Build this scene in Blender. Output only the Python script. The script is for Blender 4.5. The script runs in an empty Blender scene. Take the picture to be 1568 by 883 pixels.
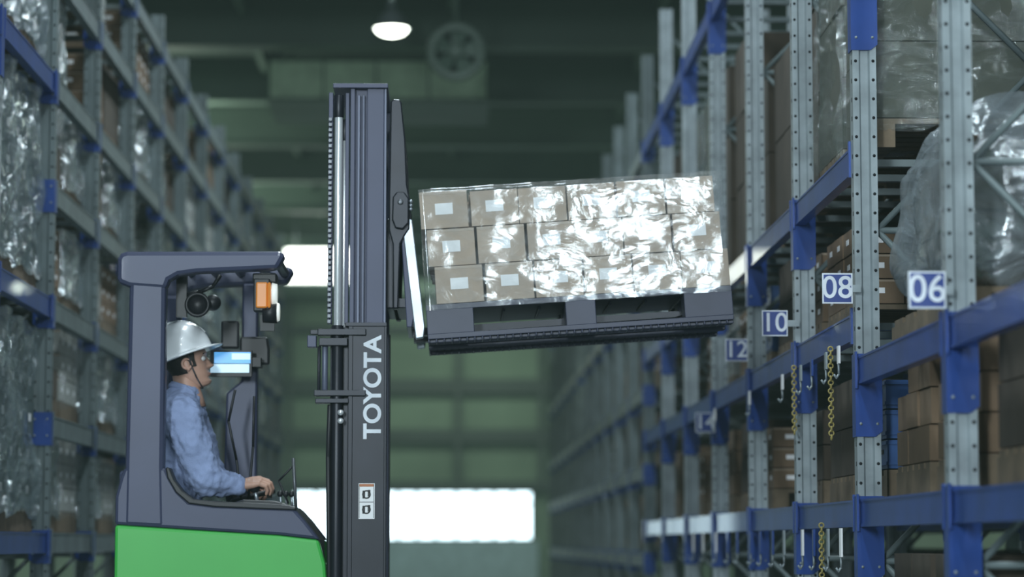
import bpy, math, random
from mathutils import Vector, Matrix, noise
random.seed(7)
S = 0.735      # one drawing unit = 0.735 m
H = 1.3        # eye height in drawing units
scene = bpy.context.scene
COL = scene.collection

# ------------------------------------------------------------------ materials
def newmat(name):
    m = bpy.data.materials.new(name); m.use_nodes = True
    nt = m.node_tree; nt.nodes.clear()
    out = nt.nodes.new('ShaderNodeOutputMaterial')
    return m, nt, out

def mat(name, col, rough=0.5, metal=0.0, var=0.15, vscale=6.0, bump=0.0, bscale=40.0, spec=0.5, coat=0.0, emis=None, estr=0.0, sss=0.0):
    m, nt, out = newmat(name)
    N = nt.nodes.new; L = nt.links.new
    p = N('ShaderNodeBsdfPrincipled')
    p.inputs['Roughness'].default_value = rough
    p.inputs['Metallic'].default_value = metal
    p.inputs['Specular IOR Level'].default_value = spec
    p.inputs['Coat Weight'].default_value = coat
    tc = N('ShaderNodeTexCoord')
    n = N('ShaderNodeTexNoise'); n.inputs['Scale'].default_value = vscale; n.inputs['Detail'].default_value = 5
    L(tc.outputs['Object'], n.inputs['Vector'])
    r = N('ShaderNodeValToRGB')
    r.color_ramp.elements[0].position = 0.3; r.color_ramp.elements[1].position = 0.7
    r.color_ramp.elements[0].color = tuple(c*(1-var) for c in col)+(1,)
    r.color_ramp.elements[1].color = tuple(min(1, c*(1+var)) for c in col)+(1,)
    L(n.outputs['Fac'], r.inputs['Fac']); L(r.outputs['Color'], p.inputs['Base Color'])
    if bump > 0:
        n2 = N('ShaderNodeTexNoise'); n2.inputs['Scale'].default_value = bscale; n2.inputs['Detail'].default_value = 3
        L(tc.outputs['Object'], n2.inputs['Vector'])
        b = N('ShaderNodeBump'); b.inputs['Strength'].default_value = bump; b.inputs['Distance'].default_value = 0.01
        L(n2.outputs['Fac'], b.inputs['Height']); L(b.outputs['Normal'], p.inputs['Normal'])
    if emis:
        p.inputs['Emission Color'].default_value = emis+(1,); p.inputs['Emission Strength'].default_value = estr
    if sss: 
        p.inputs['Subsurface Weight'].default_value = sss
        p.inputs['Subsurface Radius'].default_value = (0.02, 0.008, 0.004)
    L(p.outputs[0], out.inputs[0])
    return m

def film(name, lo=0.12, hi=0.5, tint=(0.8,0.85,0.88), scale=4.0, rough=0.13, bstr=0.9, gloss=0.6, zs=2.2):
    m, nt, out = newmat(name)
    N = nt.nodes.new; L = nt.links.new
    tc = N('ShaderNodeTexCoord')
    mp = N('ShaderNodeMapping'); mp.inputs['Scale'].default_value = (1.0, 1.0, zs)
    mp.inputs['Rotation'].default_value = (0.3, 0.5, 0.2)
    L(tc.outputs['Object'], mp.inputs['Vector'])
    n = N('ShaderNodeTexNoise'); n.inputs['Scale'].default_value = scale; n.inputs['Detail'].default_value = 6; n.inputs['Distortion'].default_value = 1.2
    L(mp.outputs['Vector'], n.inputs['Vector'])
    b = N('ShaderNodeBump'); b.inputs['Strength'].default_value = bstr; b.inputs['Distance'].default_value = 0.05
    L(n.outputs['Fac'], b.inputs['Height'])
    d = N('ShaderNodeBsdfDiffuse'); d.inputs['Color'].default_value = tint+(1,)
    g = N('ShaderNodeBsdfGlossy'); g.inputs['Color'].default_value = (0.9,0.96,1.0,1); g.inputs['Roughness'].default_value = rough
    L(b.outputs['Normal'], d.inputs['Normal']); L(b.outputs['Normal'], g.inputs['Normal'])
    p = N('ShaderNodeMixShader'); p.inputs['Fac'].default_value = gloss; L(d.outputs[0], p.inputs[1]); L(g.outputs[0], p.inputs[2])
    t = N('ShaderNodeBsdfTransparent'); t.inputs['Color'].default_value = (0.97,0.98,0.98,1)
    r = N('ShaderNodeMapRange'); r.inputs['From Min'].default_value = 0.35; r.inputs['From Max'].default_value = 0.7
    r.inputs['To Min'].default_value = lo; r.inputs['To Max'].default_value = hi
    L(n.outputs['Fac'], r.inputs['Value'])
    mx = N('ShaderNodeMixShader'); L(r.outputs[0], mx.inputs['Fac']); L(t.outputs[0], mx.inputs[1]); L(p.outputs[0], mx.inputs[2])
    L(mx.outputs[0], out.inputs[0])
    return m

def emit(name, col, s):
    m, nt, out = newmat(name)
    e = nt.nodes.new('ShaderNodeEmission'); e.inputs[0].default_value = col+(1,); e.inputs[1].default_value = s
    nt.links.new(e.outputs[0], out.inputs[0]); return m

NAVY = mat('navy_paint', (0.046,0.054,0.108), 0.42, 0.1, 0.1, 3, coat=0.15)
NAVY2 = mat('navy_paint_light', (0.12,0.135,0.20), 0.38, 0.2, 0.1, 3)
BLACK = mat('black_plastic', (0.012,0.013,0.018), 0.45, 0, 0.2)
BLACKM = mat('black_steel', (0.016,0.018,0.028), 0.35, 0.3, 0.2)
GREEN = mat('green_paint', (0.055,0.47,0.075), 0.4, 0, 0.06, 2, coat=0.2)
CHROME = mat('chrome', (0.85,0.88,0.92), 0.25, 0.55, 0.05)
STEEL = mat('brushed_steel', (0.45,0.5,0.56), 0.3, 0.7, 0.15)
CHST = mat('lift_chain_steel', (0.16,0.17,0.19), 0.4, 0.6, 0.15)
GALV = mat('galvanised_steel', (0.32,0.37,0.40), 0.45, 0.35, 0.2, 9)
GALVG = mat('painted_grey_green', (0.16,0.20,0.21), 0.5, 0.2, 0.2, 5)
BLUE = mat('blue_paint', (0.016,0.060,0.28), 0.38, 0.1, 0.18, 5, coat=0.2)
HOLE = mat('slot_hole', (0.008,0.01,0.014), 0.8, 0, 0.1)
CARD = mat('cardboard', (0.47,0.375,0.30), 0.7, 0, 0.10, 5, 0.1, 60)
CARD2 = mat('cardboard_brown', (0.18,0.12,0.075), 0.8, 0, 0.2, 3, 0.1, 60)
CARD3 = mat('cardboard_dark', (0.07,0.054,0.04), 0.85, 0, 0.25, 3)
CARDP = mat('cardboard_pale', (0.34,0.35,0.33), 0.75, 0, 0.2, 3)
TAPE = mat('packing_tape', (0.36,0.28,0.21), 0.3, 0, 0.05)
LABEL = mat('paper_label', (0.92,0.93,0.96), 0.5, 0, 0.03)
WOOD = mat('pallet_wood', (0.16,0.12,0.08), 0.8, 0, 0.3, 8)
PLAST = mat('pallet_plastic', (0.048,0.054,0.095), 0.42, 0, 0.15)
CRATE = mat('crate_plastic', (0.03,0.09,0.26), 0.4, 0, 0.15)
FILM = film('stretch_film', 0.05, 0.24, scale=5.0, rough=0.13, gloss=.55)
FILML = film('load_stretch_film', 0.04, 0.22, (0.80,0.82,0.84), 9.0, 0.10, 0.045, gloss=.34, zs=1.6)
FILMG = film('tall_load_film', 0.05, 0.26, (0.4,0.45,0.43), 6.0, 0.10, 0.8, gloss=.55)
FILMS = film('shiny_film', 0.35, 0.9, (0.42,0.52,0.55), 9.0, 0.08, 0.9, gloss=.72, zs=1.3)
FILMB = film('bag_film', 0.40, 0.80, (0.28,0.32,0.35), 3.0, 0.14, 0.8, gloss=.22)
SKIN = mat('skin', (0.56,0.33,0.25), 0.5, 0, 0.06, 10, sss=0.1)
HAIR = mat('black_hair', (0.01,0.009,0.009), 0.5, 0, 0.3, 60, 0.5, 200)
SHIRT = mat('blue_shirt', (0.28,0.35,0.57), 0.85, 0, 0.08, 8, 0.25, 160)
TROUS = mat('navy_trousers', (0.04,0.05,0.09), 0.85, 0, 0.1)
HELM = mat('white_helmet', (0.90,0.94,0.98), 0.25, 0, 0.02, coat=0.5)
STRAP = mat('strap', (0.05,0.05,0.06), 0.7)
EYE = mat('eye_white', (0.7,0.7,0.7), 0.2); IRIS = mat('iris', (0.02,0.012,0.01), 0.2)
LIP = mat('lip', (0.42,0.19,0.16), 0.5)
AMBER = mat('amber_lens', (0.75,0.25,0.04), 0.25, 0, 0.1, coat=0.5, emis=(0.9,0.3,0.05), estr=0.1)
LENS = mat('white_lens', (0.85,0.87,0.85), 0.2, coat=0.5, emis=(0.9,0.95,0.9), estr=0.5)
SCREEN = mat('blue_glow', (0.1,0.35,0.7), 0.2, emis=(0.12,0.42,0.85), estr=0.8)  # glowing panel standing in for a bright patch behind the operator
GLOWW = mat('painted_glare', (0.7,0.85,0.95), 0.2, emis=(0.5,0.78,1.0), estr=0.6)  # white highlight put on the panel as a glowing patch
SIGNB = mat('sign_blue', (0.02,0.05,0.25), 0.4); SIGNW = mat('sign_white', (0.75,0.8,0.9), 0.5)
CHAINM = mat('yellow_chain_plastic', (0.36,0.29,0.09), 0.5)
FLOORM = mat('concrete_floor', (0.14,0.17,0.18), 0.2, 0, 0.2, 0.7)
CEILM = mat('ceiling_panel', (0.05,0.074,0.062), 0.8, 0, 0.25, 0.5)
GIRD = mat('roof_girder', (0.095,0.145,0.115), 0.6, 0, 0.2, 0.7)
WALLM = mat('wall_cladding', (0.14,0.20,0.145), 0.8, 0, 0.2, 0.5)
WALLD = mat('wall_rail', (0.04,0.055,0.05), 0.7, 0, 0.2, 0.5)
DAY = emit('daylight_glass', (0.70,0.92,1.0), 9.0)
LAMP = emit('lamp_lens', (0.93,1.0,0.88), 14.0)
TYRE = mat('tyre', (0.02,0.02,0.02), 0.8)

# ------------------------------------------------------------------ mesh builder
class MB:
    def __init__(s):
        s.v=[]; s.f=[]; s.m=[]; s.sm=[]; s.mats=[]; s.M=Matrix.Identity(4)
    def add(s, vs, fs, m, smooth=False):
        if m not in s.mats: s.mats.append(m)
        i=s.mats.index(m); o=len(s.v)
        for p in vs: s.v.append(s.M @ Vector(p))
        for f in fs:
            s.f.append([o+k for k in f]); s.m.append(i); s.sm.append(smooth)
    def box(s,x0,x1,y0,y1,z0,z1,m):
        if x0>x1:x0,x1=x1,x0
        vs=[(x,y,z) for z in (z0,z1) for y in (y0,y1) for x in (x0,x1)]
        s.add(vs,[(0,2,3,1),(4,5,7,6),(0,1,5,4),(2,6,7,3),(0,4,6,2),(1,3,7,5)],m)
    def prism(s,poly,a,b,m,axis='y'):
        n=len(poly); vs=[]
        for t in (a,b):
            for p in poly:
                vs.append((p[0],t,p[1]) if axis=='y' else ((t,p[0],p[1]) if axis=='x' else (p[0],p[1],t)))
        fs=[tuple(range(n)),tuple(range(2*n-1,n-1,-1))]
        for i in range(n):
            j=(i+1)%n; fs.append((i,i+n,j+n,j))
        s.add(vs,fs,m)
    def loft(s,rings,m,cap=True,smooth=True):
        n=len(rings[0]); vs=[p for r in rings for p in r]; fs=[]
        for k in range(len(rings)-1):
            for i in range(n):
                j=(i+1)%n; fs.append((k*n+i,k*n+j,(k+1)*n+j,(k+1)*n+i))
        if cap:
            fs.append(tuple(range(n))[::-1]); fs.append(tuple(range((len(rings)-1)*n,len(rings)*n)))
        s.add(vs,fs,m,smooth)
    def cyl(s,p0,p1,r0,r1,m,n=14):
        p0=Vector(p0);p1=Vector(p1); d=(p1-p0).normalized()
        a=d.orthogonal().normalized(); b=d.cross(a)
        R=[[p+(a*math.cos(2*math.pi*i/n)+b*math.sin(2*math.pi*i/n))*r for i in range(n)] for p,r in ((p0,r0),(p1,r1))]
        s.loft(R,m)
    def sph(s,c,rx,ry,rz,m,n=16,k=10):
        rings=[]
        for a in range(k+1):
            t=-math.pi/2+math.pi*a/k; cr=max(math.cos(t),0.02)
            rings.append([(c[0]+rx*cr*math.cos(2*math.pi*i/n),c[1]+ry*cr*math.sin(2*math.pi*i/n),c[2]+rz*math.sin(t)) for i in range(n)])
        s.loft(rings,m)
    def tube(s,pts,r,m,n=8):
        for i in range(len(pts)-1):
            s.cyl(pts[i],pts[i+1],r,r,m,n)
            if i: s.sph(pts[i],r,r,r,m,n,6)
    def chain(s,pts,rs,m,n=14):
        for i in range(len(pts)):
            s.sph(pts[i],rs[i],rs[i],rs[i],m,n,10)
            if i<len(pts)-1: s.cyl(pts[i],pts[i+1],rs[i],rs[i+1],m,n)
    def torus(s,c,R,r,m,ax=Vector((0,0,1)),n=20,k=8,stretch=1.0):
        ax=Vector(ax).normalized(); a=ax.orthogonal().normalized(); b=ax.cross(a); vs=[];fs=[]
        for i in range(n):
            t=2*math.pi*i/n; d=a*math.cos(t)*stretch+b*math.sin(t); dn=(a*math.cos(t)+b*math.sin(t))
            for j in range(k):
                u=2*math.pi*j/k; vs.append(Vector(c)+d*R+dn*r*math.cos(u)+ax*r*math.sin(u))
        for i in range(n):
            for j in range(k):
                fs.append((i*k+j,((i+1)%n)*k+j,((i+1)%n)*k+(j+1)%k,i*k+(j+1)%k))
        s.add(vs,fs,m,True)
    def filmbox(s,x0,x1,y0,y1,z0,z1,m,res=0.09,amp=0.03,k=3.0,seed=0.0):
        def g(o,u,w):
            nu=max(2,int(u.length/res)); nw=max(2,int(w.length/res)); vs=[];fs=[]
            for i in range(nu+1):
                for j in range(nw+1):
                    p=o+u*i/nu+w*j/nw
                    d=noise.noise_vector(p*k+Vector((seed,seed*2,0)))+0.5*noise.noise_vector(p*k*2.7+Vector((seed,0,seed)))
                    q=p+d*amp
                    vs.append(q)
            for i in range(nu):
                for j in range(nw):
                    a=i*(nw+1)+j; fs.append((a,a+1,a+nw+2,a+nw+1))
            s.add(vs,fs,m,True)
        X=Vector((x1-x0,0,0));Y=Vector((0,y1-y0,0));Z=Vector((0,0,z1-z0)); o=Vector((x0,y0,z0))
        g(o,X,Z); g(o+Y,X,Z); g(o,Y,Z); g(o+X,Y,Z); g(o+Z,X,Y)
    def mesh(s,name,origin=None,weld=False):
        me=bpy.data.meshes.new(name)
        if origin is None:
            xs=[v.x for v in s.v];ys=[v.y for v in s.v];zs=[v.z for v in s.v]
            origin=Vector(((min(xs)+max(xs))/2,(min(ys)+max(ys))/2,min(zs)))
        me.from_pydata([(v-origin)*S for v in s.v],[],s.f)
        for m in s.mats: me.materials.append(m)
        me.polygons.foreach_set('material_index',s.m); me.polygons.foreach_set('use_smooth',s.sm)
        import bmesh
        bm=bmesh.new(); bm.from_mesh(me)
        if weld: bmesh.ops.remove_doubles(bm,verts=bm.verts,dist=0.0004)
        bmesh.ops.recalc_face_normals(bm,faces=bm.faces); bm.to_mesh(me); bm.free()
        return me,origin
    def build(s,name,parent=None,bevel=0.0,weld=False):
        me,o=s.mesh(name,None,weld)
        ob=bpy.data.objects.new(name,me); COL.objects.link(ob)
        ob.location=o*S
        if parent:
            ob.parent=parent; ob.location=o*S-parent.location
        if bevel:
            b=ob.modifiers.new('bevel','BEVEL'); b.width=bevel; b.segments=2; b.limit_method='ANGLE'; b.angle_limit=math.radians(50)
        return ob

def empty(name,loc):
    e=bpy.data.objects.new(name,None); COL.objects.link(e); e.location=Vector(loc)*S; e.empty_display_size=0.2
    return e

def text_ob(name,body,size,M,m,parent=None,ext=0.001,off=0.0):
    cu=bpy.data.curves.new(name,'FONT'); cu.body=body; cu.size=size; cu.extrude=ext; cu.offset=off
    cu.align_x='CENTER'; cu.align_y='CENTER'
    t=bpy.data.objects.new(name+'_tmp',cu); COL.objects.link(t)
    bpy.context.view_layer.update()
    me=bpy.data.meshes.new_from_object(t.evaluated_get(bpy.context.evaluated_depsgraph_get()))
    bpy.data.objects.remove(t)
    me.name=name; me.materials.clear(); me.materials.append(m)
    ob=bpy.data.objects.new(name,me); COL.objects.link(ob)
    if parent:
        ob.parent=parent; M=Matrix.Translation(-parent.location)@M
        ob.matrix_local=M
    else: ob.matrix_world=M
    return ob

# ------------------------------------------------------------------ building shell
CZ=H+9.1; BY=90.0; WX=11.0
b=MB(); b.box(-WX,WX,-12,BY,-0.2,0,FLOORM); b.build('floor')
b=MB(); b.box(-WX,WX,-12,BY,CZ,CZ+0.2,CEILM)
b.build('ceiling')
b=MB(); b.box(-WX-.2,-WX,-12,BY,0,CZ,WALLM); b.build('wall_left')
b=MB(); b.box(WX,WX+.2,-12,BY,0,CZ,WALLM); b.build('wall_right')
b=MB()
b.box(-WX,WX,BY,BY+.2,0,CZ,WALLM)
b.build('wall_back')
b=MB()
for h,t in ((5.35,.5),(3.65,.45),(1.95,.3),(7.3,.3)):
    b.box(-WX,WX,BY-.35,BY-.01,H+h-t/2,H+h+t/2,WALLD)
for x in (-8,-5.5,0.25,3.1,6,8.5):
    b.box(x-.1,x+.1,BY-.45,BY-.36,H+1.8,CZ-.1,WALLD)
b.build('trim_1')
b=MB(); b.box(-5.6,3.0,BY-.3,BY-.01,.0,H+.08,mat('dock_plinth',(0.30,0.40,0.46),.6)); b.build('baseboard_back')
for i,(xa,xb) in enumerate(((-5.3,-2.55),(-2.45,0.15),(0.25,2.75))):
    b=MB(); b.box(xa,xb,BY-.08,BY-.02,H+.15,H+1.70,DAY)
    for zz in (H+.10,H+1.70): b.box(xa-.05,xb+.05,BY-.14,BY-.02,zz,zz+.05,WALLD)
    b.box(xa-.05,xa,BY-.14,BY-.02,H+.12,H+1.7,WALLD); b.box(xb,xb+.05,BY-.14,BY-.02,H+.12,H+1.7,WALLD)
    for q in range(1,4):
        xm=xa+(xb-xa)*q/4; b.box(xm-.05,xm+.05,BY-.12,BY-.08,H+.15,H+1.7,WALLD)
    b.box(xa,xb,BY-.12,BY-.08,H+1.28,H+1.34,WALLD)
    b.build('window_%d'%(i+1))
# girders
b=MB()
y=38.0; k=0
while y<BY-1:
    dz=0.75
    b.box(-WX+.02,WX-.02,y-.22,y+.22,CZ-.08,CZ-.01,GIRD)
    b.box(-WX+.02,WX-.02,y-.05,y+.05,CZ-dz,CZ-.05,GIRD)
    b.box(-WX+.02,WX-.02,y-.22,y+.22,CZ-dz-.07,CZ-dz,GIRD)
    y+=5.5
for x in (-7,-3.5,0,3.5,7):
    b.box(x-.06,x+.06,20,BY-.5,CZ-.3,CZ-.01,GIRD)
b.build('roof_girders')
LITBOX=mat('lit_ceiling_paint',(0.50,0.68,0.48),0.6)  # pale colour of an added box, standing in for a lit patch of ceiling
b=MB(); b.box(-3.1,.6,44.2,46.6,CZ-1.55,CZ-.9,LITBOX)
b.box(-3.15,.65,44.1,46.7,CZ-1.6,CZ-1.55,GIRD)
for x in (-2.2,-1.3,-.4): b.box(x,x+.03,44.17,44.2,CZ-1.55,CZ-.9,GIRD)
for x in (-2.8,.3): b.cyl((x,45.4,CZ-.9),(x,45.4,CZ),.03,.03,GIRD)
b.build('lit_ceiling_box')
# circular ventilation fan
FANM=mat('fan_housing',(0.15,0.20,0.17),.5)
b=MB()
fc=Vector((.07,38.0,H+7.2)); ax=Vector((0.0,-1,-.35)).normalized()
b.torus(fc,.37,.07,FANM,ax,28)
nn=28; u=ax.orthogonal().normalized(); w_=ax.cross(u)
def cr(c,r): return [c+(u*math.cos(i*math.tau/nn)+w_*math.sin(i*math.tau/nn))*r for i in range(nn)]
b.loft([cr(fc,.37),cr(fc-ax*.5,.37)],FANM,cap=False); b.loft([cr(fc-ax*.3,.36),cr(fc-ax*.34,.36)],BLACK)
for i in range(5):
    a=i*math.tau/5
    d=u*math.cos(a)+w_*math.sin(a); e=ax.cross(d)
    b.add([fc+d*.05-e*.05,fc+d*.34-e*.15+ax*.05,fc+d*.34+e*.15-ax*.05,fc+d*.05+e*.05],[(0,1,2,3)],GIRD)
b.sph(fc,.11,.11,.11,FANM)
b.cyl(fc+Vector((0,.2,.3)),(fc.x,fc.y+.2,CZ),.03,.03,GIRD)
b.build('ventilation_fan')
def high_bay(x,y,z,r):
    b=MB(); n=24
    prof=[(r*.25,.45),(r*.3,.3),(r*.75,.18),(r,0)]
    b.loft([[(x+q*math.cos(i*math.tau/n),y+q*math.sin(i*math.tau/n),z+h) for i in range(n)] for q,h in prof],GALV,cap=False)
    b.sph((x,y,z+.02),r*.95,r*.95,r*.5,LAMP,n,8)
    b.cyl((x,y,z+.44),(x,y,CZ),.03,.03,GALVG)
    b.build('high_bay_lamp')
high_bay(-.93,40.0,H+7.93,.27)
b=MB(); b.box(-4.45,-2.55,70,70.15,H+7.0,H+7.85,LAMP); b.box(-4.5,-2.5,70.16,70.4,H+6.95,H+7.9,GALVG)
for x in (-4.2,-2.8): b.cyl((x,70.25,H+7.9),(x,70.25,CZ),.03,.03,GALVG)
b.build('floodlight')

# ------------------------------------------------------------------ racks
def rack(name,xf,dr,ys,levels,top,beamfn,depth=1.15,holes=6,skip=(),extra=()):
    b=MB(); done=set()
    def bracket(ip,h):
        if (ip,h) in done or (ip,h) in skip: return
        for h2 in [q for (p,q) in done if p==ip]:
            if abs(h2-h)<.3: return
        done.add((ip,h)); z=H+h; yp=ys[ip]
        hh=.33 if beamfn(min(ip,len(ys)-2))=='b' else .12
        b.prism([(xf-dr*.008,z+.09),(xf+dr*.138,z+.09),(xf+dr*.138,z-hh),(xf+dr*.1,z-hh-.03),(xf-dr*.008,z-hh-.03)],yp-.008,yp+.108,BLUE)
        for hx,hz in ((.02,.04),(.11,.04),(.02,-hh+.04),(.11,-hh+.04)): b.cyl((xf+dr*hx,yp-.012,z+hz),(xf+dr*hx,yp-.008,z+hz),.008,.008,GALV,8)
    for i,y in enumerate(ys):
        for q,xs in enumerate((xf,xf+dr*(depth-.13))):
            P=[(0,0),(.035,0),(.045,.014),(.085,.014),(.095,0),(.13,0),(.13,.1),(.0,.1)]
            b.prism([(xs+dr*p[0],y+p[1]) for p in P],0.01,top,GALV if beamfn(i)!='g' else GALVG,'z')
            b.box(xs-dr*.03,xs+dr*.16,y-.03,y+.13,0,.02,GALV)
            if i<holes and q==0:
                z=.15
                while z<top:
                    for hx in (.017,.113):
                        b.cyl((xs+dr*hx,y-.0015,z),(xs+dr*hx,y+.004,z),.009,.009,HOLE,8)
                    b.box(xs-dr*.0015,xs+dr*.003,y+.03,y+.045,z-.012,z+.012,HOLE)
                    z+=.105
        xa=xf+dr*.13; xb=xf+dr*(depth-.13); z=.3; fl=0
        while z<top-.9:
            za,zb=(z,z+.9) if fl else (z+.9,z)
            b.cyl((xa,y+.05,za),(xb,y+.05,zb),.018,.018,GALVG,6)
            if fl: b.cyl((xa,y+.05,z),(xb,y+.05,z),.018,.018,GALVG,6)
            z+=.9; fl^=1
    for ip,h in extra: bracket(ip,h)
    for i in range(len(ys)-1):
        ya,yb=ys[i]+.1,ys[i+1]
        for h in levels(i):
            z=H+h
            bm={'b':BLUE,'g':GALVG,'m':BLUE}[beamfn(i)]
            for q,xs in enumerate((xf+dr*.01,xf+dr*(depth-.07))):
                b.prism([(xs,z-.06),(xs+dr*.055,z-.06),(xs+dr*.055,z+.03),(xs+dr*.02,z+.06),(xs,z+.06)],ya,yb,bm)
                b.box(xs-dr*.004,xs+dr*.06,ya,yb,z-.075,z-.06,bm)
                b.box(xs-dr*.004,xs+dr*.03,ya,yb,z+.06,z+.072,bm)
            for ye in (ya,yb-.035): b.box(xf-dr*.012,xf,ye,ye+.035,z-.1,z+.1,bm)
            bracket(i,h); bracket(i+1,h)
            n=4
            for j in range(n):
                yy=ya+(yb-ya)*(j+.5)/n
                b.box(xf+dr*.06,xf+dr*(depth-.07),yy-.03,yy+.03,z+.0,z+.04,GALVG)
    return b.build(name)

YR=[8.9,11.5,14.1,16.6,19.2,21.9,24.5,27.1]+[29.7+2.6*i for i in range(12)]
def lvR(i):
    if i<=1: return [.16,.93,4.6]
    if i<8: return [.16,1.18,2.1,4.5]
    return [-.2,.8,1.7,2.9,4.5]
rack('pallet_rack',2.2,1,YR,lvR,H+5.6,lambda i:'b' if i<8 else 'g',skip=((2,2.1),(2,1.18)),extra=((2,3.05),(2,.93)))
rack('pallet_rack',3.65,1,YR[1:10],lambda i:[.16,1.2,2.9,4.3],H+5.4,lambda i:'m',holes=0)
YL=[14.3+2.35*i for i in range(14)]
def lvL(i):
    if i<2: return [.0,1.7,3.35,4.95]
    return [.0,.85,1.7,2.55,3.35,4.2,4.95]
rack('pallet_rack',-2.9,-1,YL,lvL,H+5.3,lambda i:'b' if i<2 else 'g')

# ------------------------------------------------------------------ goods
def pallet_geo(b,x0,x1,y0,y1,z,m=WOOD,h=.16):
    n=6
    for i in range(n):
        ya=y0+(y1-y0)*i/n; b.box(x0,x1,ya,ya+(y1-y0)/n*.72,z+h-.03,z+h,m)
    for i in range(3):
        xa=x0+(x1-x0-.12)*i/2; b.box(xa,xa+.12,y0,y1,z+.03,z+h-.03,m); b.box(xa,xa+.12,y0,y1,z,z+.03,m)
def load_mesh(name,w,d,h,nx,ny,nz,cm,fm=None,seed=0,amp=.03,pm=WOOD,labels=True,crate=False):
    rnd=random.Random(seed); b=MB()
    pallet_geo(b,-w/2,w/2,-d/2,d/2,0,pm); z0=.165
    bx=w/nx;by=d/ny;bz=(h-z0)/nz
    for k in range(nz):
        for i in range(nx):
            for j in range(ny):
                if k==nz-1 and rnd.random()<.18: continue
                g=.006; jx=rnd.uniform(-.006,.006); jy=rnd.uniform(-.006,.006)
                xa=-w/2+i*bx+g+jx; ya=-d/2+j*by+g+jy; za=z0+k*bz+.002
                b.box(xa,xa+bx-2*g,ya,ya+by-2*g,za,za+bz-.008,cm)
                if crate:
                    for zz in (za+bz*.12,za+bz*.8): b.box(xa-.008,xa+bx-2*g+.008,ya-.008,ya+by-2*g+.008,zz,zz+.018,cm)
                    b.box(xa-.003,xa,ya+by*.35,ya+by*.6,za+bz*.5,za+bz*.65,HOLE); b.box(xa+bx*.35,xa+bx*.6,ya-.003,ya,za+bz*.5,za+bz*.65,HOLE)
                if labels:
                    for sx in (xa-.002,xa+bx-2*g):
                        if (sx<0 and i==0) or (sx>0 and i==nx-1): b.box(sx,sx+.002,ya+by*.35,ya+by*.62,za+bz*.4,za+bz*.62,LABEL)
                    if j==0: b.box(xa+bx*.3,xa+bx*.6,ya-.002,ya,za+bz*.4,za+bz*.62,LABEL); b.box(xa,xa+bx-2*g,ya-.001,ya,za+bz*.86,za+bz-.01,TAPE)
    if fm: b.filmbox(-w/2-.025,w/2+.025,-d/2-.025,d/2+.025,z0-.05,h+.02,fm,.08,amp,3.,seed)
    me,o=b.mesh(name,Vector((0,0,0)),weld=False); return me
V={}
GRN=mat('wrapped_goods_green',(0.075,0.082,0.065),.7)
TEAL=mat('wrapped_goods_teal',(0.08,0.115,0.12),.7)
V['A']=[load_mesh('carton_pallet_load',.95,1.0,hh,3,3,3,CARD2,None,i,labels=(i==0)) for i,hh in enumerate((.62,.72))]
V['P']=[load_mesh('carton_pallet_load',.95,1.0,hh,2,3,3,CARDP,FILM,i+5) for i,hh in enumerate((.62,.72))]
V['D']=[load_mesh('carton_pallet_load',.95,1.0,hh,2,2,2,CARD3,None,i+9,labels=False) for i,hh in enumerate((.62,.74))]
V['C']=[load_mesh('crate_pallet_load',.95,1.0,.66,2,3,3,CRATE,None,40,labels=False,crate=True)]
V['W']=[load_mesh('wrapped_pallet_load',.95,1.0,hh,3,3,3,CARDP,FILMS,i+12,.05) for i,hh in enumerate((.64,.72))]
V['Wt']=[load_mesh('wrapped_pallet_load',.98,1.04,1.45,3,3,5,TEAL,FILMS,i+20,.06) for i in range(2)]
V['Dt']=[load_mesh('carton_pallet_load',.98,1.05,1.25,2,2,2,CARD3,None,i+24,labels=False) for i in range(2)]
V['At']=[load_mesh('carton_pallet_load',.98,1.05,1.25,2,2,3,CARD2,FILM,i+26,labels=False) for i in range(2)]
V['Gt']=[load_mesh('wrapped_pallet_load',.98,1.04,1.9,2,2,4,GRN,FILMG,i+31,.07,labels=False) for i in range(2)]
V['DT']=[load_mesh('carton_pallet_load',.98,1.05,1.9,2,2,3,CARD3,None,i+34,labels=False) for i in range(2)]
def put(kind,x,y,z,i=None):
    me=random.choice(V[kind]) if i is None else V[kind][i]
    ob=bpy.data.objects.new(me.name.split('.')[0],me); COL.objects.link(ob)
    ob.location=Vector((x,y,z))*S; ob.rotation_euler=(0,0,random.uniform(-.01,.01)); return ob
DK=.078
for i in (0,1):
    for h in (-1.3,.0,1.7,3.35):
        if h==-1.3: 
            for yy in (.65,1.75): put('W',-3.5,YL[i]+yy,0.0)
            continue
        for yy in (.65,1.75): put('Wt',-3.5,YL[i]+yy,H+h+DK)
for i in range(2,13):
    for h in [-1.3]+lvL(i)[:-1]:
        for yy in (.65,1.75):
            if random.random()<.12: continue
            kd=random.choice('AAWPWD') if i<8 else random.choice('APWAW')
            put(kd,-3.5,YL[i]+yy,(H+h+DK) if h>-1.3 else 0.0)
for i in range(2,19):
    lv=lvR(i)
    for h in [-1.3]+lv[:-1]:
        for yy in (.7,1.9):
            if i==2 and h in (2.1,): continue
            if i<8 and h==1.18 and random.random()<.25: continue
            if random.random()<.08: continue
            if i<8 and h==2.1: kd=random.choice(['Gt','DT','DT'])
            elif i<8: kd=random.choice('AADCP')
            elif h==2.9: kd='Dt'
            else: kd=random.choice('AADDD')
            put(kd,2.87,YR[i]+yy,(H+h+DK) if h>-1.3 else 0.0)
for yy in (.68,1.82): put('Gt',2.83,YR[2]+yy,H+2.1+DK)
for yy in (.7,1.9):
    put('A',2.85,YR[1]+yy,H+.16+DK,1); put('Dt',2.85,YR[1]+yy,0); put('D',2.85,YR[0]+yy,H+.16+DK)
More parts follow.
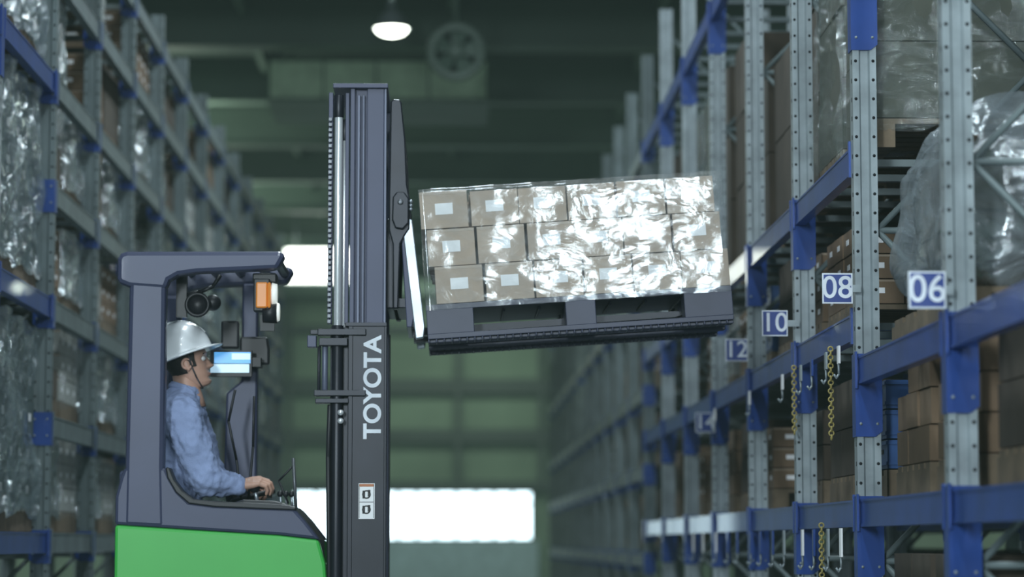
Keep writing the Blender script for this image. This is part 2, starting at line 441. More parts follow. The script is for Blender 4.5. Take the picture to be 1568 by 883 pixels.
for i in range(1,9):
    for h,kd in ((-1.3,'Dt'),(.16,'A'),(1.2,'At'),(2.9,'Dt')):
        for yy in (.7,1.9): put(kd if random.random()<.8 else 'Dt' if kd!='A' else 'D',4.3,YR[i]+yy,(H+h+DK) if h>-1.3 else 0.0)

def bag(name,cx,cy,z0,rx,ry,h,seed,inner):
    b=MB(); n=72;K=40
    rings=[]
    for a in range(K+1):
        t=a/K; zz=h*t
        pr=(1-abs(2*t-.75)**3.2*.35) if t<.9 else (1-abs(2*t-.75)**3.2*.35)*max(.05,math.sqrt(max(0,1-((t-.9)/.1)**2)))
        R=[]
        for i in range(n):
            an=i*math.tau/n; c_,s_=math.cos(an),math.sin(an)
            sx=math.copysign(abs(c_)**.55,c_); sy=math.copysign(abs(s_)**.55,s_)
            p=Vector((sx*rx*pr,sy*ry*pr,zz+.02))
            d=noise.noise_vector(p*2.2+Vector((seed,0,0)))*.10+noise.noise_vector(Vector((p.x*8,p.y*8,p.z*2.5)))*.05
            p+=d; p.z=max(p.z,0.0); R.append((cx+p.x,cy+p.y,z0+p.z))
        rings.append(R)
    b.loft(rings,FILMB)
    pallet_geo(b,cx-rx*.95,cx+rx*.95,cy-ry*.95,cy+ry*.95,z0-.16+.0)
    n2=3
    for i in range(2):
        for j in range(n2):
            for k in range(2):
                wx=rx*1.5/2; wy=ry*1.5/n2; hz=h*.72/2
                b.box(cx-rx*.75+i*wx,cx-rx*.75+(i+1)*wx-.02,cy-ry*.75+j*wy,cy-ry*.75+(j+1)*wy-.02,z0+k*hz+.02,z0+(k+1)*hz,inner)
    return b.build(name)
bag('wrapped_bulk_bag',2.80,12.85,H+.93+DK+.16,.47,1.05,1.02,3,CARD3)

# signs
def sign(num,x0,y,zc,w=.165):
    e=empty('bay_number_sign',(x0+w/2,y,zc))
    b=MB(); b.box(x0,x0+w,y-.006,y,zc-w/2,zc+w/2,SIGNW); g=.008
    b.box(x0+g,x0+w-g,y-.008,y-.006,zc-w/2+g,zc+w/2-g,SIGNB)
    b.box(x0+w-.01,2.22,y,y+.01,zc-.02,zc+.02,GALV)
    b.build('plate',e)
    M=Matrix.Translation(Vector((x0+w/2,y-.009,zc))*S)@Matrix.Rotation(math.pi/2,4,'X')
    text_ob('digits',num,.125,M,SIGNW,e,.0005,.001)
sign('06',2.02,11.44,H+1.11); sign('08',2.01,14.04,H+1.37); sign('10',1.98,16.54,H+1.39); sign('12',2.02,19.14,H+1.41); sign('14',2.05,21.84,H+1.0)

def chain(x,y,z0,z1):
    b=MB(); z=z0; k=0
    while z>z1:
        b.torus((x,y,z),.014,.005,CHAINM,(1,0,0) if k%2 else (0,1,0),10,6,1.0); z-=.024; k+=1
    b.build('hanging_chain')
chain(2.17,16.45,H+1.1,H+.68); chain(2.17,14.85,H+1.1,H+.58); chain(2.17,15.3,H+.1,H-.2)
rh=random.Random(3)
for y in (14.6,15.1,15.7,16.2,17.1,17.7,18.4,19.0,19.9,20.6,21.5,22.6,23.5):
    for h,l in ((.08,.16),(1.1,.1)):
        if h>1 and rh.random()<.5: continue
        b=MB(); x=2.185
        b.box(x-.012,x,y-.03,y+.03,H+h-l,H+h,rh.choice([LABEL,GALV,BLUE]))
        b.tube([(x-.006,y,H+h-l),(x-.006,y,H+h-l-.06),(x-.02,y,H+h-l-.08),(x-.035,y,H+h-l-.06)],.007,GALV,6)
        b.build('rack_safety_hook')

# ------------------------------------------------------------------ reach truck
YN=15.5; YF=16.5
ex=lambda p:(p-690)/258.; ez=lambda p:H+(830-p)/258.
def E(pts): return [(ex(a),ez(b_)) for a,b_ in pts]
T=empty('reach_truck',(ex(330),16.0,0))
gp=E([(180,803),(300,811),(430,819),(490,826),(500,862),(512,1000),(512,1100),(195,1100),(180,1080)])
b=MB(); b.prism(gp,YN,YN+.07,GREEN); b.prism(gp,YF-.07,YF,GREEN)
b.box(ex(180),ex(190),YN+.07,YF-.07,ez(1080),ez(803),GREEN); b.box(ex(470),ex(500),YN+.07,YF-.07,ez(1095),ez(862),GREEN)
b.build('body_panels',T,.02)
b=MB(); b.box(ex(190),ex(470),YN+.07,YF-.07,ez(1100),ez(1072),BLACK)
hp=E([(193,716),(256,716),(262,730),(275,752),(292,768),(330,773),(400,776),(452,778),(470,798),(492,826),(430,819),(300,811),(180,803),(180,760),(188,730)])
b.prism(hp,YN+.005,YN+.11,NAVY); b.prism(hp,YF-.11,YF-.005,NAVY)
b.box(ex(182),ex(192),YN+.11,YF-.11,ez(805),ez(720),NAVY)
b.build('hull',T,.014)
b=MB()
b.prism(E([(345,790),(352,770),(372,764),(420,766),(450,776),(470,798),(488,826),(488,1060),(400,1060),(365,900)]),YN+.12,YF-.12,BLACK)
b.prism(E([(300,772),(330,766),(352,770),(352,790),(300,790)]),YN+.12,YN+.2,BLACK)
b.build('console',T,.012)
b=MB(); b.prism(E([(256,716),(262,716),(270,735),(283,752),(300,764),(330,767),(430,772),(455,776),(455,781),(400,779),(330,776),(292,771),(272,754),(259,732)]),YN-.008,YN+.13,BLACK)
b.build('edge_trim',T,.006)
b=MB()
pp=E([(197,430),(253,430),(253,716),(256,808),(193,805),(194,716)])
b.prism(pp,YN,YN+.13,NAVY); b.prism(pp,YF-.13,YF,NAVY)
rp=E([(178,396),(183,388),(192,385),(425,384),(434,386),(434,394),(424,412),(385,414),(300,418),(272,422),(258,430),(253,444),(197,440),(182,434),(178,428)])
b.prism(rp,YN-.006,YN+.12,NAVY); b.prism(rp,YF-.12,YF+.006,NAVY)
for px in (182,222,262,302,342,382,412):
    b.box(ex(px),ex(px+16),YN+.12,YF-.12,ez(402),ez(388),NAVY)
b.build('overhead_guard',T,.02)
b=MB()
b.prism(E([(352,412),(378,412),(378,740),(385,768),(330,768),(325,740),(328,590),(352,570)]),YF-.14,YF-.02,NAVY)
b.prism(E([(350,500),(395,500),(398,520),(398,545),(350,545)]),YF-.2,YF-.14,BLACK)
b.build('front_post',T,.01)
b=MB()
b.box(ex(383),ex(420),YN+.12,YN+.3,ez(430),ez(415),BLACK)
b.box(ex(386),ex(411),YN+.05,YN+.14,ez(476),ez(425),BLACK)
b.build('lamp_bracket',T,.006)
b=MB(); b.box(ex(390),ex(408),YN+.03,YN+.05,ez(471),ez(431),AMBER); b.box(ex(408),ex(413),YN+.03,YN+.13,ez(471),ez(431),AMBER); b.build('turn_signal_lamp',T,.008)
b=MB(); b.cyl((ex(414),YN+.1,ez(448)),(ex(422),YN+.1,ez(448)),.068,.06,LENS,20)
b.cyl((ex(400),YN+.1,ez(478)),(ex(422),YN+.1,ez(478)),.055,.06,BLACK,20); b.cyl((ex(422),YN+.1,ez(476)),(ex(426),YN+.1,ez(476)),.058,.05,LENS,20)
b.box(ex(396),ex(418),YN+.1,YN+.14,ez(505),ez(480),BLACK)
b.build('work_lamp',T)
b=MB()
b.box(ex(262),ex(278),YN+.25,YN+.32,ez(480),ez(414),BLACK); b.tube([(ex(278),YN+.28,ez(445)),(ex(300),YN+.28,ez(440)),(ex(318),YN+.28,ez(432)),(ex(330),YN+.28,ez(414))],.012,BLACK)
b.cyl((ex(296),YN+.22,ez(462)),(ex(296),YN+.34,ez(462)),.07,.06,BLACK,24); b.torus((ex(296),YN+.22,ez(462)),.066,.012,BLACK,(0,1,0),24)
b.sph((ex(318),YN+.3,ez(457)),.05,.05,.05,BLACK)
b.build('mirror',T)
b=MB(); b.box(ex(321),ex(350),YF-.25,YF-.2,ez(520),ez(475),BLACK); b.build('control_box',T,.01)
b=MB(); b.box(ex(306),ex(372),YF-.31,YF-.26,ez(566),ez(524),BLACK)
b.box(ex(312),ex(370),YF-.315,YF-.31,ez(545),ez(527),SCREEN); b.box(ex(340),ex(370),YF-.317,YF-.315,ez(539),ez(529),GLOWW)
b.box(ex(306),ex(368),YF-.315,YF-.31,ez(560),ez(546),GLOWW); b.box(ex(372),ex(386),YF-.29,YF-.14,ez(550),ez(535),BLACK)
b.build('glowing_panel',T,.004)
b=MB()
b.tube([(ex(380),YN+.5,ez(600)),(ex(379),YN+.5,ez(680)),(ex(372),YN+.5,ez(768))],.008,BLACK)
b.tube([(ex(447),YN+.2,ez(700)),(ex(452),YN+.2,ez(778))],.010,CHST); b.tube([(ex(440),YN+.2,ez(770)),(ex(425),YN+.2,ez(735)),(ex(447),YN+.2,ez(712))],.006,BLACK)
b.tube([(ex(360),YN+.6,ez(768)),(ex(352),YN+.55,ez(700)),(ex(340),YN+.5,ez(640)),(ex(350),YN+.5,ez(590))],.008,BLACK)
b.build('cables',T)
b=MB()
LX=(395-690)/250.; LZ=H+(830-741)/250.
b.cyl((LX+.02,15.82,ez(770)),(LX,15.82,LZ-.03),.013,.011,STEEL); b.sph((LX,15.82,LZ-.02),.034,.034,.04,BLACK)
for k in range(3): b.cyl((ex(425+k*8),15.95+k*.06,ez(774)),(ex(423+k*8),15.95+k*.06,ez(756)),.01,.008,STEEL); b.sph((ex(423+k*8),15.95+k*.06,ez(754)),.018,.018,.02,BLACK)
b.build('control_levers',T)
b=MB(); sc=Vector((ex(375),16.22,ez(757))); b.torus(sc,.13,.016,BLACK,(-.25,0,1),24); b.cyl(sc,(sc.x+.01,sc.y,ez(775)),.03,.04,BLACK); b.box(sc.x-.12,sc.x+.12,sc.y-.012,sc.y+.012,sc.z-.01,sc.z+.01,BLACK)
b.build('steering_wheel',T)
b=MB()
for yy in (YN+.02,YF-.14):
    b.box(ex(500),ex(860),yy,yy+.12,.12,.34,BLACKM)
    for px in (820,): b.cyl((ex(px),yy-.005,.11),(ex(px),yy+.125,.11),.11,.11,TYRE,24)
b.build('straddle_legs',T,.01)
b=MB()
for yy in (YN+.1,YF-.28):
    b.cyl((ex(240),yy,.19),(ex(240),yy+.18,.19),.19,.19,TYRE,28); b.cyl((ex(430),yy,.15),(ex(430),yy+.18,.15),.15,.15,TYRE,24)
b.build('wheels',T)
# mast
b=MB()
for (y0,sg) in ((YN,1),(YF-.02,-1)):
    def yb(a,c): 
        A=y0+sg*a; C=y0+sg*c; return (min(A,C),max(A,C))
    a,c=yb(0,.07); b.box(ex(533),ex(592),a,c,.1,ez(495),BLACKM)
    a,c=yb(-.006,0); b.box(ex(533),ex(540),a,c,.1,ez(495),BLACKM); b.box(ex(588),ex(592),a,c,.1,ez(495),BLACKM)
    a,c=yb(.06,.10); b.box(ex(534),ex(590),a,c,.2,ez(126),NAVY)
    a,c=yb(.02,.06)
    b.box(ex(534),ex(541),a,c,ez(495),ez(126),NAVY)
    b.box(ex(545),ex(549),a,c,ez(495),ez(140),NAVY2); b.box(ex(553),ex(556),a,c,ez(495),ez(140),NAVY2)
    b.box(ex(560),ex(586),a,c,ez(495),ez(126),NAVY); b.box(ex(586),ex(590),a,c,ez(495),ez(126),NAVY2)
    a,c=yb(-.01,.09); b.box(ex(528),ex(592),a,c,ez(500),ez(494),BLACKM)
    a,c=yb(.05,.12); b.box(ex(500),ex(507),a,c,ez(495),ez(135),NAVY); b.box(ex(505),ex(533),a,c,ez(1100),ez(500),BLACKM)
    b.box(ex(526),ex(532),a,c,ez(495),ez(135),NAVY)
    yy=y0+sg*.03
    b.cyl((ex(516),yy,ez(500)),(ex(516),yy,ez(142)),.024,.024,CHROME,16)
    b.cyl((ex(516),yy,ez(175)),(ex(516),yy,ez(140)),.03,.03,BLACKM,16)
    b.cyl((ex(516),yy,ez(1100)),(ex(516),yy,ez(498)),.036,.036,BLACKM,16)
    z=ez(495)
    while z<ez(180):
        b.box(ex(500),ex(506),yy-.02,yy-.005,z,z+.022,CHST); z+=.032
a0=YN-.01;a1=YF-.01
b.box(ex(507),ex(592),a0,a1,ez(130),ez(123),NAVY)
for py in (200,): b.box(ex(575),ex(588),YN+.1,YF-.12,ez(py+30),ez(py),NAVY)
for py in (520,900,1080): b.box(ex(536),ex(560),YN+.07,YF-.09,ez(py+25),ez(py),BLACKM)
b.build('mast',T,.004)
b=MB()
b.box(ex(486),ex(560),YN-.02,YN+.1,ez(514),ez(504),BLACKM); b.box(ex(488),ex(532),YN-.02,YN+.1,ez(530),ez(518),BLACKM); b.box(ex(470),ex(484),YN,YN+.1,ez(532),ez(514),NAVY); b.box(ex(474),ex(500),YN+.02,YN+.06,ez(512),ez(505),BLACKM)
b.box(ex(481),ex(560),YN-.02,YN+.1,ez(607),ez(598),BLACKM); b.box(ex(483),ex(534),YN-.02,YN+.1,ez(618),ez(611),BLACKM)
b.cyl((ex(497),YN+.03,ez(598)),(ex(497),YN+.03,ez(530)),.018,.018,NAVY2); b.cyl((ex(488),YN+.03,ez(598)),(ex(488),YN+.03,ez(530)),.01,.01,BLACKM)
for py in (632,645): b.sph((ex(522),YN-.005,ez(py)),.02,.02,.018,CHROME)
b.tube([(ex(505),YN+.02,ez(620)),(ex(503),YN+.02,ez(700)),(ex(506),YN+.02,ez(900)),(ex(508),YN+.02,ez(1080))],.014,BLACK)
b.build('mast_brackets',T,.003)
b=MB()
arm=E([(596,150),(600,146),(611,147),(613,152),(619,210),(622,280),(626,300),(626,348),(618,360),(612,372),(609,472),(601,472),(600,372),(594,350),(594,300),(595,240)])
for yy in (YN+.02,YF-.14): b.prism(arm,yy,yy+.1,BLACKM)
b.box(ex(598),ex(612),YN+.12,YF-.14,ez(168),ez(156),BLACKM)
for py in (240,300,345): b.box(ex(604),ex(614),YN+.12,YF-.14,ez(py+18),ez(py),BLACKM)
b.prism(E([(600,300),(606,292),(618,292),(625,302),(625,340),(616,350),(604,348),(599,335)]),YN-.01,YN+.02,BLACKM)
b.cyl((ex(612),YN-.02,ez(308)),(ex(612),YN,ez(308)),.018,.018,CHST,12)
b.box(ex(590),ex(602),YN+.1,YF-.12,ez(470),ez(330),BLACKM)
b.build('load_backrest',T,.006)
b=MB()
pl=E([(614,338),(620,330),(630,334),(650,500),(648,516),(636,518),(630,470)])
for yy in (YN+.03,YF-.15,): b.prism(pl,yy,yy+.09,STEEL)
b.prism(E([(612,345),(618,340),(634,480),(630,500),(622,500)]),YN+.05,YF-.1,NAVY)
for py in (306,312,318): b.sph((ex(628),YN+.02,ez(py)),.013,.02,.012,STEEL,8,6)
b.box(ex(606),ex(640),YN+.06,YF-.1,ez(470),ez(455),BLACKM)
b.build('fork_carriage',T,.004)
TH=math.radians(-3.9)
LM=Matrix.Translation(Vector((ex(655),YN,ez(520))))@Matrix.Rotation(TH,4,'Y')
b=MB(); b.M=LM
for yy in (.22,.72): b.prism([(-.09,.09),(1.5,.09),(1.6,.075),(1.5,.055),(-.09,.045)],yy,yy+.13,BLACKM)
b.build('forks',T)
R=Matrix(((0,-1,0),(0,0,-1),(1,0,0))).to_4x4()
text_ob('mast_lettering','TOYOTA',.148*S*1.0,Matrix.Translation(Vector((ex(571.5),YN-.004,ez(593.5)))*S)@R@Matrix.Diagonal((1.0,.96,1,1)),SIGNW,T,.0005,.003)
b=MB(); b.box(ex(550),ex(574.5),YN-.003,YN,ez(794),ez(740),LABEL)
b.box(ex(551),ex(573.5),YN-.004,YN-.003,ez(745),ez(741),mat('warning_orange',(0.5,0.18,0.08),.5))
for py in (757,780):
    b.torus((ex(562),YN-.004,ez(py)),.022,.004,BLACK,(0,1,0),16,4); b.box(ex(556),ex(560),YN-.005,YN-.003,ez(py+6),ez(py-6),BLACK); b.box(ex(564),ex(568),YN-.005,YN-.003,ez(py+3),ez(py-7),BLACK)
for px in (551,573): b.box(ex(px)-.001,ex(px)+.002,YN-.004,YN-.003,ez(793),ez(741),BLACK)
b.box(ex(551),ex(573),YN-.004,YN-.003,ez(769),ez(768),BLACK)
b.build('safety_sticker',T)

# ------------------------------------------------------------------ lifted load
L=empty('lifted_pallet_load',(ex(888),16.0,ez(520)))
b=MB(); b.M=LM; PL=1.83; PD=1.12
for (u0,u1) in ((0,.28),(.83,1.01),(1.54,PL)):
    for (v0,v1) in ((0,.2),(.46,.66),(PD-.2,PD)): b.box(u0,u1,v0,v1,.028,.175,PLAST)
b.box(0,PL,0,PD,.172,.205,PLAST)
for v in (0,.46,PD-.2): b.box(0,PL,v,v+.2,0,.03,PLAST)
for u in (0,.83,1.54): 
    b.box(u,u+.2,.2,PD-.2,0.002,.028,PLAST)
for k in range(9):
    b.box(.03+k*.215,.045+k*.215,.2,PD-.2,.155,.172,PLAST)
for v in (.03,.06,.09,.12,.15,.5,.55,.6,PD-.15,PD-.1,PD-.05): b.box(0,PL,v,v+.008,-.02,0.0,PLAST)
for k in range(40): b.box(k*PL/40,k*PL/40+.01,0,.2,-.02,0,PLAST); b.box(k*PL/40,k*PL/40+.01,PD-.2,PD,-.02,0,PLAST)
b.build('plastic_pallet',L,.006)
b=MB(); b.M=LM; lab=MB(); lab.M=LM
rnd=random.Random(4)
cw=.294; ch=.226; cd=.275
for k in range(3):
    off=[.075,.045,.015][k]
    for i in range(6):
        for j in range(4):
            jx=rnd.uniform(-.007,.007); jy=rnd.uniform(-.008,.012)
            u=off+i*cw+jx-.01; v=.0+j*cd+jy+.005; w=.208+k*ch
            top=w+ch-.006+(rnd.uniform(-.012,.006) if k==2 else 0)
            b.box(u+.005,u+cw-.006,v,v+cd-.006,w,top,CARD)
            if j==0:
                lab.box(u+cw*.32,u+cw*.68,v-.0025,v-.0005,w+ch*.36,w+ch*.66,LABEL)
                b.box(u+.006,u+cw-.007,v-.001,v,w+ch*.90,top-.002,TAPE)
b.build('cartons',L,.004); lab.build('labels',L)
b=MB(); b.M=LM
b.filmbox(.0,1.82,-.02,4*cd+.02,.17,.208+3*ch+.012,FILML,.03,.0045,5.0,2.0)
b.build('stretch_film_wrap',L,0,True)

# ------------------------------------------------------------------ operator
Q=empty('forklift_operator',((270-690)/250.,16.0,.37))
gx=lambda p:(p-690)/250.; gz=lambda p:H+(830-p)/250.
mU=1/S
def remesh(ob,vox,sm=6,disp=0.0,tsize=.08):
    r=ob.modifiers.new('r','REMESH'); r.mode='VOXEL'; r.voxel_size=vox; r.use_smooth_shade=True
    s_=ob.modifiers.new('s','SMOOTH'); s_.iterations=sm; s_.factor=.5
    if disp:
        t=bpy.data.textures.new(ob.name+'_folds','CLOUDS'); t.noise_scale=tsize; t.noise_depth=2
        d=ob.modifiers.new('d','DISPLACE'); d.texture=t; d.strength=disp; d.mid_level=.5; d.texture_coords='LOCAL'
b=MB(); n=36
tor=[(gz(812),gx(258),.20,.235),(gz(790),gx(260),.20,.23),(gz(760),gx(263),.20,.22),(gz(720),gx(267),.20,.23),(gz(680),gx(270),.195,.245),(gz(650),gx(273),.18,.26),(gz(628),gx(276),.155,.26),(gz(612),gx(278),.125,.215),(gz(602),gx(281),.10,.15),(gz(594),gx(283),.085,.10)]
rings=[]
for z,cx,rx,ry in tor:
    rings.append([(cx+rx*math.cos(i*math.tau/n),16.0+ry*math.sin(i*math.tau/n),z) for i in range(n)])
b.loft(rings,SHIRT)
sh=(gx(284),15.77,gz(640)); el=(gx(324),15.72,gz(738)); wr=(gx(371),15.80,gz(743))
b.chain([sh,((sh[0]+el[0])/2,15.745,(sh[2]+el[2])/2),el],[.125,.118,.100],SHIRT)
b.chain([el,((el[0]+wr[0])/2,15.765,(el[2]+wr[2])/2-.005),wr],[.100,.085,.06],SHIRT)
sh2=(gx(284),16.23,gz(640)); el2=(gx(320),16.28,gz(732)); wr2=(gx(358),16.24,gz(742))
b.chain([sh2,((sh2[0]+el2[0])/2,16.26,(sh2[2]+el2[2])/2),el2],[.125,.11,.09],SHIRT); b.chain([el2,wr2],[.09,.06],SHIRT)
o=b.build('shirt',Q); remesh(o,.008,4,.036,.05)
b=MB()
b.torus((gx(284),16.0,gz(598)),.088,.02,SHIRT,(.3,0,1),28,8); b.torus((gx(285),16.0,gz(594)),.085,.014,SHIRT,(.3,0,1),28,8)
b.torus(wr,.050,.014,SHIRT,(1,.1,-.1),20,8)
b.build('collar_and_cuff',Q)
b=MB()
b.loft([[(cx+rx*math.cos(i*math.tau/n),16.0+ry*math.sin(i*math.tau/n),z) for i in range(n)] for z,cx,rx,ry in ((gz(850),gx(254),.15,.2),(gz(820),gx(256),.17,.22),(gz(800),gx(258),.165,.21))],TROUS)
for sg in (-1,1):
    b.chain([(gx(256),16+sg*.11,gz(835)),(gx(268),16+sg*.13,gz(945)),(gx(256),16+sg*.13,gz(1052))],[.13,.095,.065],TROUS)
o=b.build('trousers',Q); remesh(o,.012,4)
b=MB()
for sg in (-1,1): b.sph((gx(264),16+sg*.13,gz(1052)-.02),.17,.065,.07,BLACK)
b.build('shoes',Q)
HC=Vector((gx(286),16.0,gz(556))); HM=Matrix.Translation(HC)@Matrix.Rotation(math.radians(-13),4,'Y')@Matrix.Rotation(math.radians(8),4,'Z')@Matrix.Scale(mU*1.05,4)
tab=[(-.118,.050,.02,.020),(-.112,.076,-.0,.034),(-.098,.085,-.02,.044),(-.08,.081,-.045,.052),(-.065,.083,-.056,.057),(-.045,.081,-.066,.062),(-.02,.081,-.078,.067),(0,.082,-.088,.070),(.025,.090,-.097,.073),(.05,.089,-.101,.075),(.075,.08,-.098,.072),(.095,.06,-.083,.060),(.11,.03,-.05,.038),(.116,.008,-.02,.012)]
def lerp_tab(z):
    for i in range(len(tab)-1):
        if z<=tab[i+1][0]:
            t=(z-tab[i][0])/(tab[i+1][0]-tab[i][0]); t=max(0,min(1,t)); return [tab[i][k]+(tab[i+1][k]-tab[i][k])*t for k in (1,2,3)]
    return tab[-1][1:]
def bump1(z,c,w): return math.exp(-((z-c)/w)**2)
def headpt(z,an,gr=0.0):
    xf,xb,w=lerp_tab(z); cx=(xf+xb)/2; a=(xf-xb)/2
    c,s_=math.cos(an),math.sin(an)
    x=cx+(a+gr)*math.copysign(abs(c)**.9,c); y=(w+gr)*math.copysign(abs(s_)**.9,s_)
    if c>0 and gr==0:
        nz=.027*bump1(z,-.036,.010)+.017*bump1(z,-.02,.013)+.008*bump1(z,-.003,.013)
        x+=nz*math.exp(-(y/(.010+.006*bump1(z,-.038,.008)))**2)
        x+=(.006*bump1(z,-.062,.005)+.006*bump1(z,-.072,.005)-.003*bump1(z,-.067,.0025)-.004*bump1(z,-.084,.006)+.004*bump1(z,-.1,.01))*math.exp(-(y/.022)**2)
        x-=.010*bump1(z,0.0,.012)*(math.exp(-((y-.032)/.015)**2)+math.exp(-((y+.032)/.015)**2))
        x+=.004*bump1(z,.02,.008)*math.exp(-(y/.05)**2)
    return (x,y,z)
n=72
b=MB(); b.M=HM
zs=[-.118+.234*i/70 for i in range(71)]
b.loft([[headpt(z,i*math.tau/n) for i in range(n)] for z in zs],SKIN)
b.loft([[(-.018+dx+r*math.cos(i*math.tau/n),r*1.0*math.sin(i*math.tau/n),z) for i in range(n)] for z,dx,r in ((-.04,-.004,.05),(-.08,-.004,.052),(-.12,-.002,.054),(-.16,-.002,.058),(-.20,-.002,.062))],SKIN)
for sg in (-1,1):
    b.torus((-.004,sg*.074,-.012),.021,.006,SKIN,(.25,sg,0),24,8,1.0); b.sph((-.006,sg*.073,-.015),.014,.006,.022,SKIN); b.sph((-.003,sg*.0745,-.034),.008,.006,.009,SKIN)
b.build('head',Q)
b=MB(); b.M=HM
for sg in (-1,1):
    b.sph((.0685,sg*.031,0),.0125,.0125,.0115,EYE); b.sph((.0765,sg*.031,0),.005,.0058,.0058,IRIS)
    b.tube([(.083,sg*.018,.019),(.081,sg*.032,.023),(.072,sg*.046,.019)],.0032,HAIR,6)
b.tube([(.086,-.02,-.067),(.0905,0,-.067),(.086,.02,-.067)],.003,LIP,6)
b.build('face_features',Q)
b=MB(); b.M=HM
vs=[];fs=[]; nn=48
for z in zs[20:62]:
    lo=math.radians(100 if z<-.03 else 70)
    row=[headpt(z,lo+(2*math.pi-2*lo)*i/nn,.006 if z>-.045 else .003) for i in range(nn+1)]; vs+=row
m_=len(zs[20:62])
for k in range(m_-1):
    for i in range(nn): fs.append((k*(nn+1)+i,k*(nn+1)+i+1,(k+1)*(nn+1)+i+1,(k+1)*(nn+1)+i))
b.add(vs,fs,HAIR,True); b.build('hair',Q)
HH=HM@Matrix.Translation((-.006,0,.030))@Matrix.Rotation(math.radians(-8),4,'Y')@Matrix.Scale(1.09,4)
b=MB(); b.M=HH; n=64
def hring(a,bb,z,front=0):
    R=[]
    for i in range(n):
        t=i*math.tau/n; c=math.cos(t); R.append((-.006+a*c+front*max(0,c)**3,bb*math.sin(t),z+(-.004*max(0,c)**2*(front>0))))
    return R
pr=[(math.cos(t),math.sin(t)) for t in [k*math.pi/2/14 for k in range(15)]]
outer=[hring(.125*max(c,.03)**.8,.105*max(c,.03)**.8,.138*s_) for c,s_ in pr]
outer=[hring(.142,.118,-.006,.022),hring(.145,.120,-.001,.024),hring(.131,.110,.006,.008)]+outer
inner=[hring(.120,.100,-.005)]
b.loft(inner+outer,HELM)
b.tube([( -.006+.127*math.cos(t),0,.140*math.sin(t)) for t in [math.radians(25+k*13) for k in range(11)]],.006,HELM)
b.build('safety_helmet',Q)
b=MB(); b.M=HM
for sg in (-1,1): b.tube([(.01,sg*.078,.03),(.014,sg*.074,-.03),(.025,sg*.058,-.08),(.04,sg*.03,-.117),(.045,0,-.122)],.0032,STRAP,6)
b.build('chin_strap',Q)
def hand(name,wpos,yaw,pitch,roll,side,curl):
    M=Matrix.Translation(Vector(wpos))@Matrix.Rotation(yaw,4,'Z')@Matrix.Rotation(pitch,4,'Y')@Matrix.Rotation(roll,4,'X')@Matrix.Scale(mU*1.02,4)
    b=MB(); b.M=M
    b.chain([(-.05,0,0),(.0,0,0),(.02,0,0)],[.027,.024,.024],SKIN)
    ysz=[.031,.011,-.009,-.028]; ln=[.92,1.02,.97,.78]
    for i in range(4):
        y=ysz[i]*side; base=Vector((.085-.006*abs(i-1),y,.004))
        b.chain([(.012,y*.55,0),(.05,y*.85,.002),base],[.019,.0165,.0115],SKIN,12)
        a=0;p=base;pts=[p];
        for sl,da in ((.043,curl[0]),(.027,curl[1]),(.021,curl[2])):
            a+=da; p=p+Vector((math.cos(a),(-.03+.02*i)*side*-1,-math.sin(a)))*sl*ln[i]; pts.append(p)
        b.chain(pts,[.0098,.009,.0080,.0068],SKIN,12)
    b.chain([(.012,.020*side,-.004),(.040,.043*side,-.016),(.066,.047*side,-.034),(.085,.036*side,-.046)],[.015,.0125,.0105,.0085],SKIN,12)
    o=b.build(name,Q); remesh(o,.0026,3)
hand('hand_right',(wr[0]+.02,wr[1],wr[2]-.0),math.radians(0),math.radians(-8),math.radians(25),1,(math.radians(28),math.radians(50),math.radians(35)))
hand('hand_left',(wr2[0]+.02,wr2[1],wr2[2]+.01),math.radians(-4),math.radians(8),math.radians(-8),-1,(math.radians(30),math.radians(50),math.radians(40)))

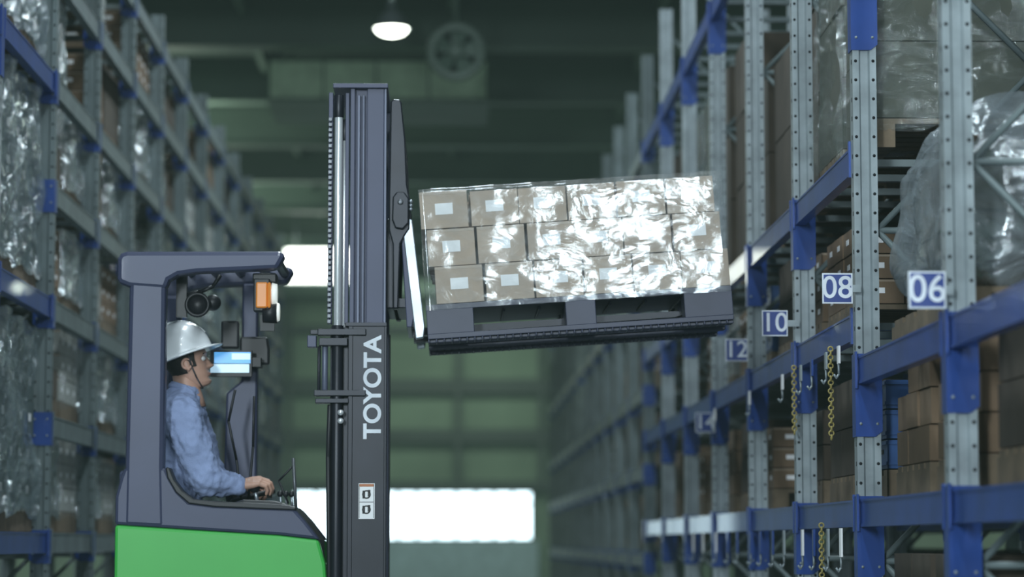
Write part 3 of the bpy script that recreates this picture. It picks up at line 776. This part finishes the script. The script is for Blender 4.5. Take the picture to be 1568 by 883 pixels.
# ------------------------------------------------------------------ lights
def area(name,loc,rot,sx,sy,p,col=(0.9,0.97,1.0)):
    l=bpy.data.lights.new(name,'AREA'); l.shape='RECTANGLE'; l.size=sx; l.size_y=sy; l.energy=p; l.color=col
    o=bpy.data.objects.new(name,l); COL.objects.link(o); o.location=Vector(loc)*S; o.rotation_euler=rot; return o
cool=(0.82,0.95,1.0); grn=(0.86,1.0,0.84)
for y,p in ((2,190),(9,180),(16,170),(23,210),(31,270)): area('hidden_hall_light',(-.2,y,H+8.6),(0,0,0),.5,2.2,p,cool)
for y in (44,56,68,80):
    for x in (-6.2,6.2): area('hidden_hall_light',(x,y,H+6.6),(0,0,0),1.5,1.5,280,grn)  # lamps added out of sight behind the racks to light the far hall
for y in (50,62,76): area('added_uplight',(-6.2,y,H+6.7),(math.pi,0,0),1.5,1.5,200,grn)  # uplights added only to brighten the ceiling area
area('hidden_hall_light',(0,84,H+8.4),(math.radians(30),0,0),4,1,350,grn)
for y in (12,20): area('hidden_hall_light',(6.5,y,H+8.0),(0,0,0),1.2,1.2,90,cool)
area('added_front_light',(2.43,-5,H+4.25),(math.radians(78),0,math.radians(6)),.85,1.0,420,cool)  # lamp added behind the camera to put glare on the load's film
area('added_front_light',(-5.5,-6,H+4.5),(math.radians(78),0,math.radians(-18)),1.2,3.0,1300,cool)  # large lamp added behind the camera for front fill and film reflections
w=bpy.data.worlds.new('world'); scene.world=w; w.use_nodes=True
nt=w.node_tree
nt.nodes['Background'].inputs[0].default_value=(0.55,0.72,0.9,1); nt.nodes['Background'].inputs[1].default_value=0.6
# haze: the air absorbs and glows by itself, lifting the blacks with distance
ab=nt.nodes.new('ShaderNodeVolumeAbsorption'); ab.inputs['Color'].default_value=(0,0,0,1); ab.inputs['Density'].default_value=0.011
em=nt.nodes.new('ShaderNodeEmission'); em.inputs[0].default_value=(0.044,0.072,0.066,1); em.inputs[1].default_value=0.011
ad=nt.nodes.new('ShaderNodeAddShader'); nt.links.new(ab.outputs[0],ad.inputs[0]); nt.links.new(em.outputs[0],ad.inputs[1])
wo=[n_ for n_ in nt.nodes if n_.type=='OUTPUT_WORLD'][0]; nt.links.new(ad.outputs[0],wo.inputs['Volume'])

# ------------------------------------------------------------------ camera
cd_=bpy.data.cameras.new('camera'); cam=bpy.data.objects.new('camera',cd_); COL.objects.link(cam)
cam.location=(0,0,H*S); cd_.sensor_width=36; cd_.lens=36*4000/1568.
cam.rotation_euler=(math.radians(90+5.554),0,math.radians(-1.346))
cd_.clip_end=300; cd_.dof.use_dof=True; cd_.dof.focus_distance=14.8*S; cd_.dof.aperture_fstop=1.5
scene.camera=cam
scene.view_settings.view_transform='Standard'
scene.view_settings.look='None'
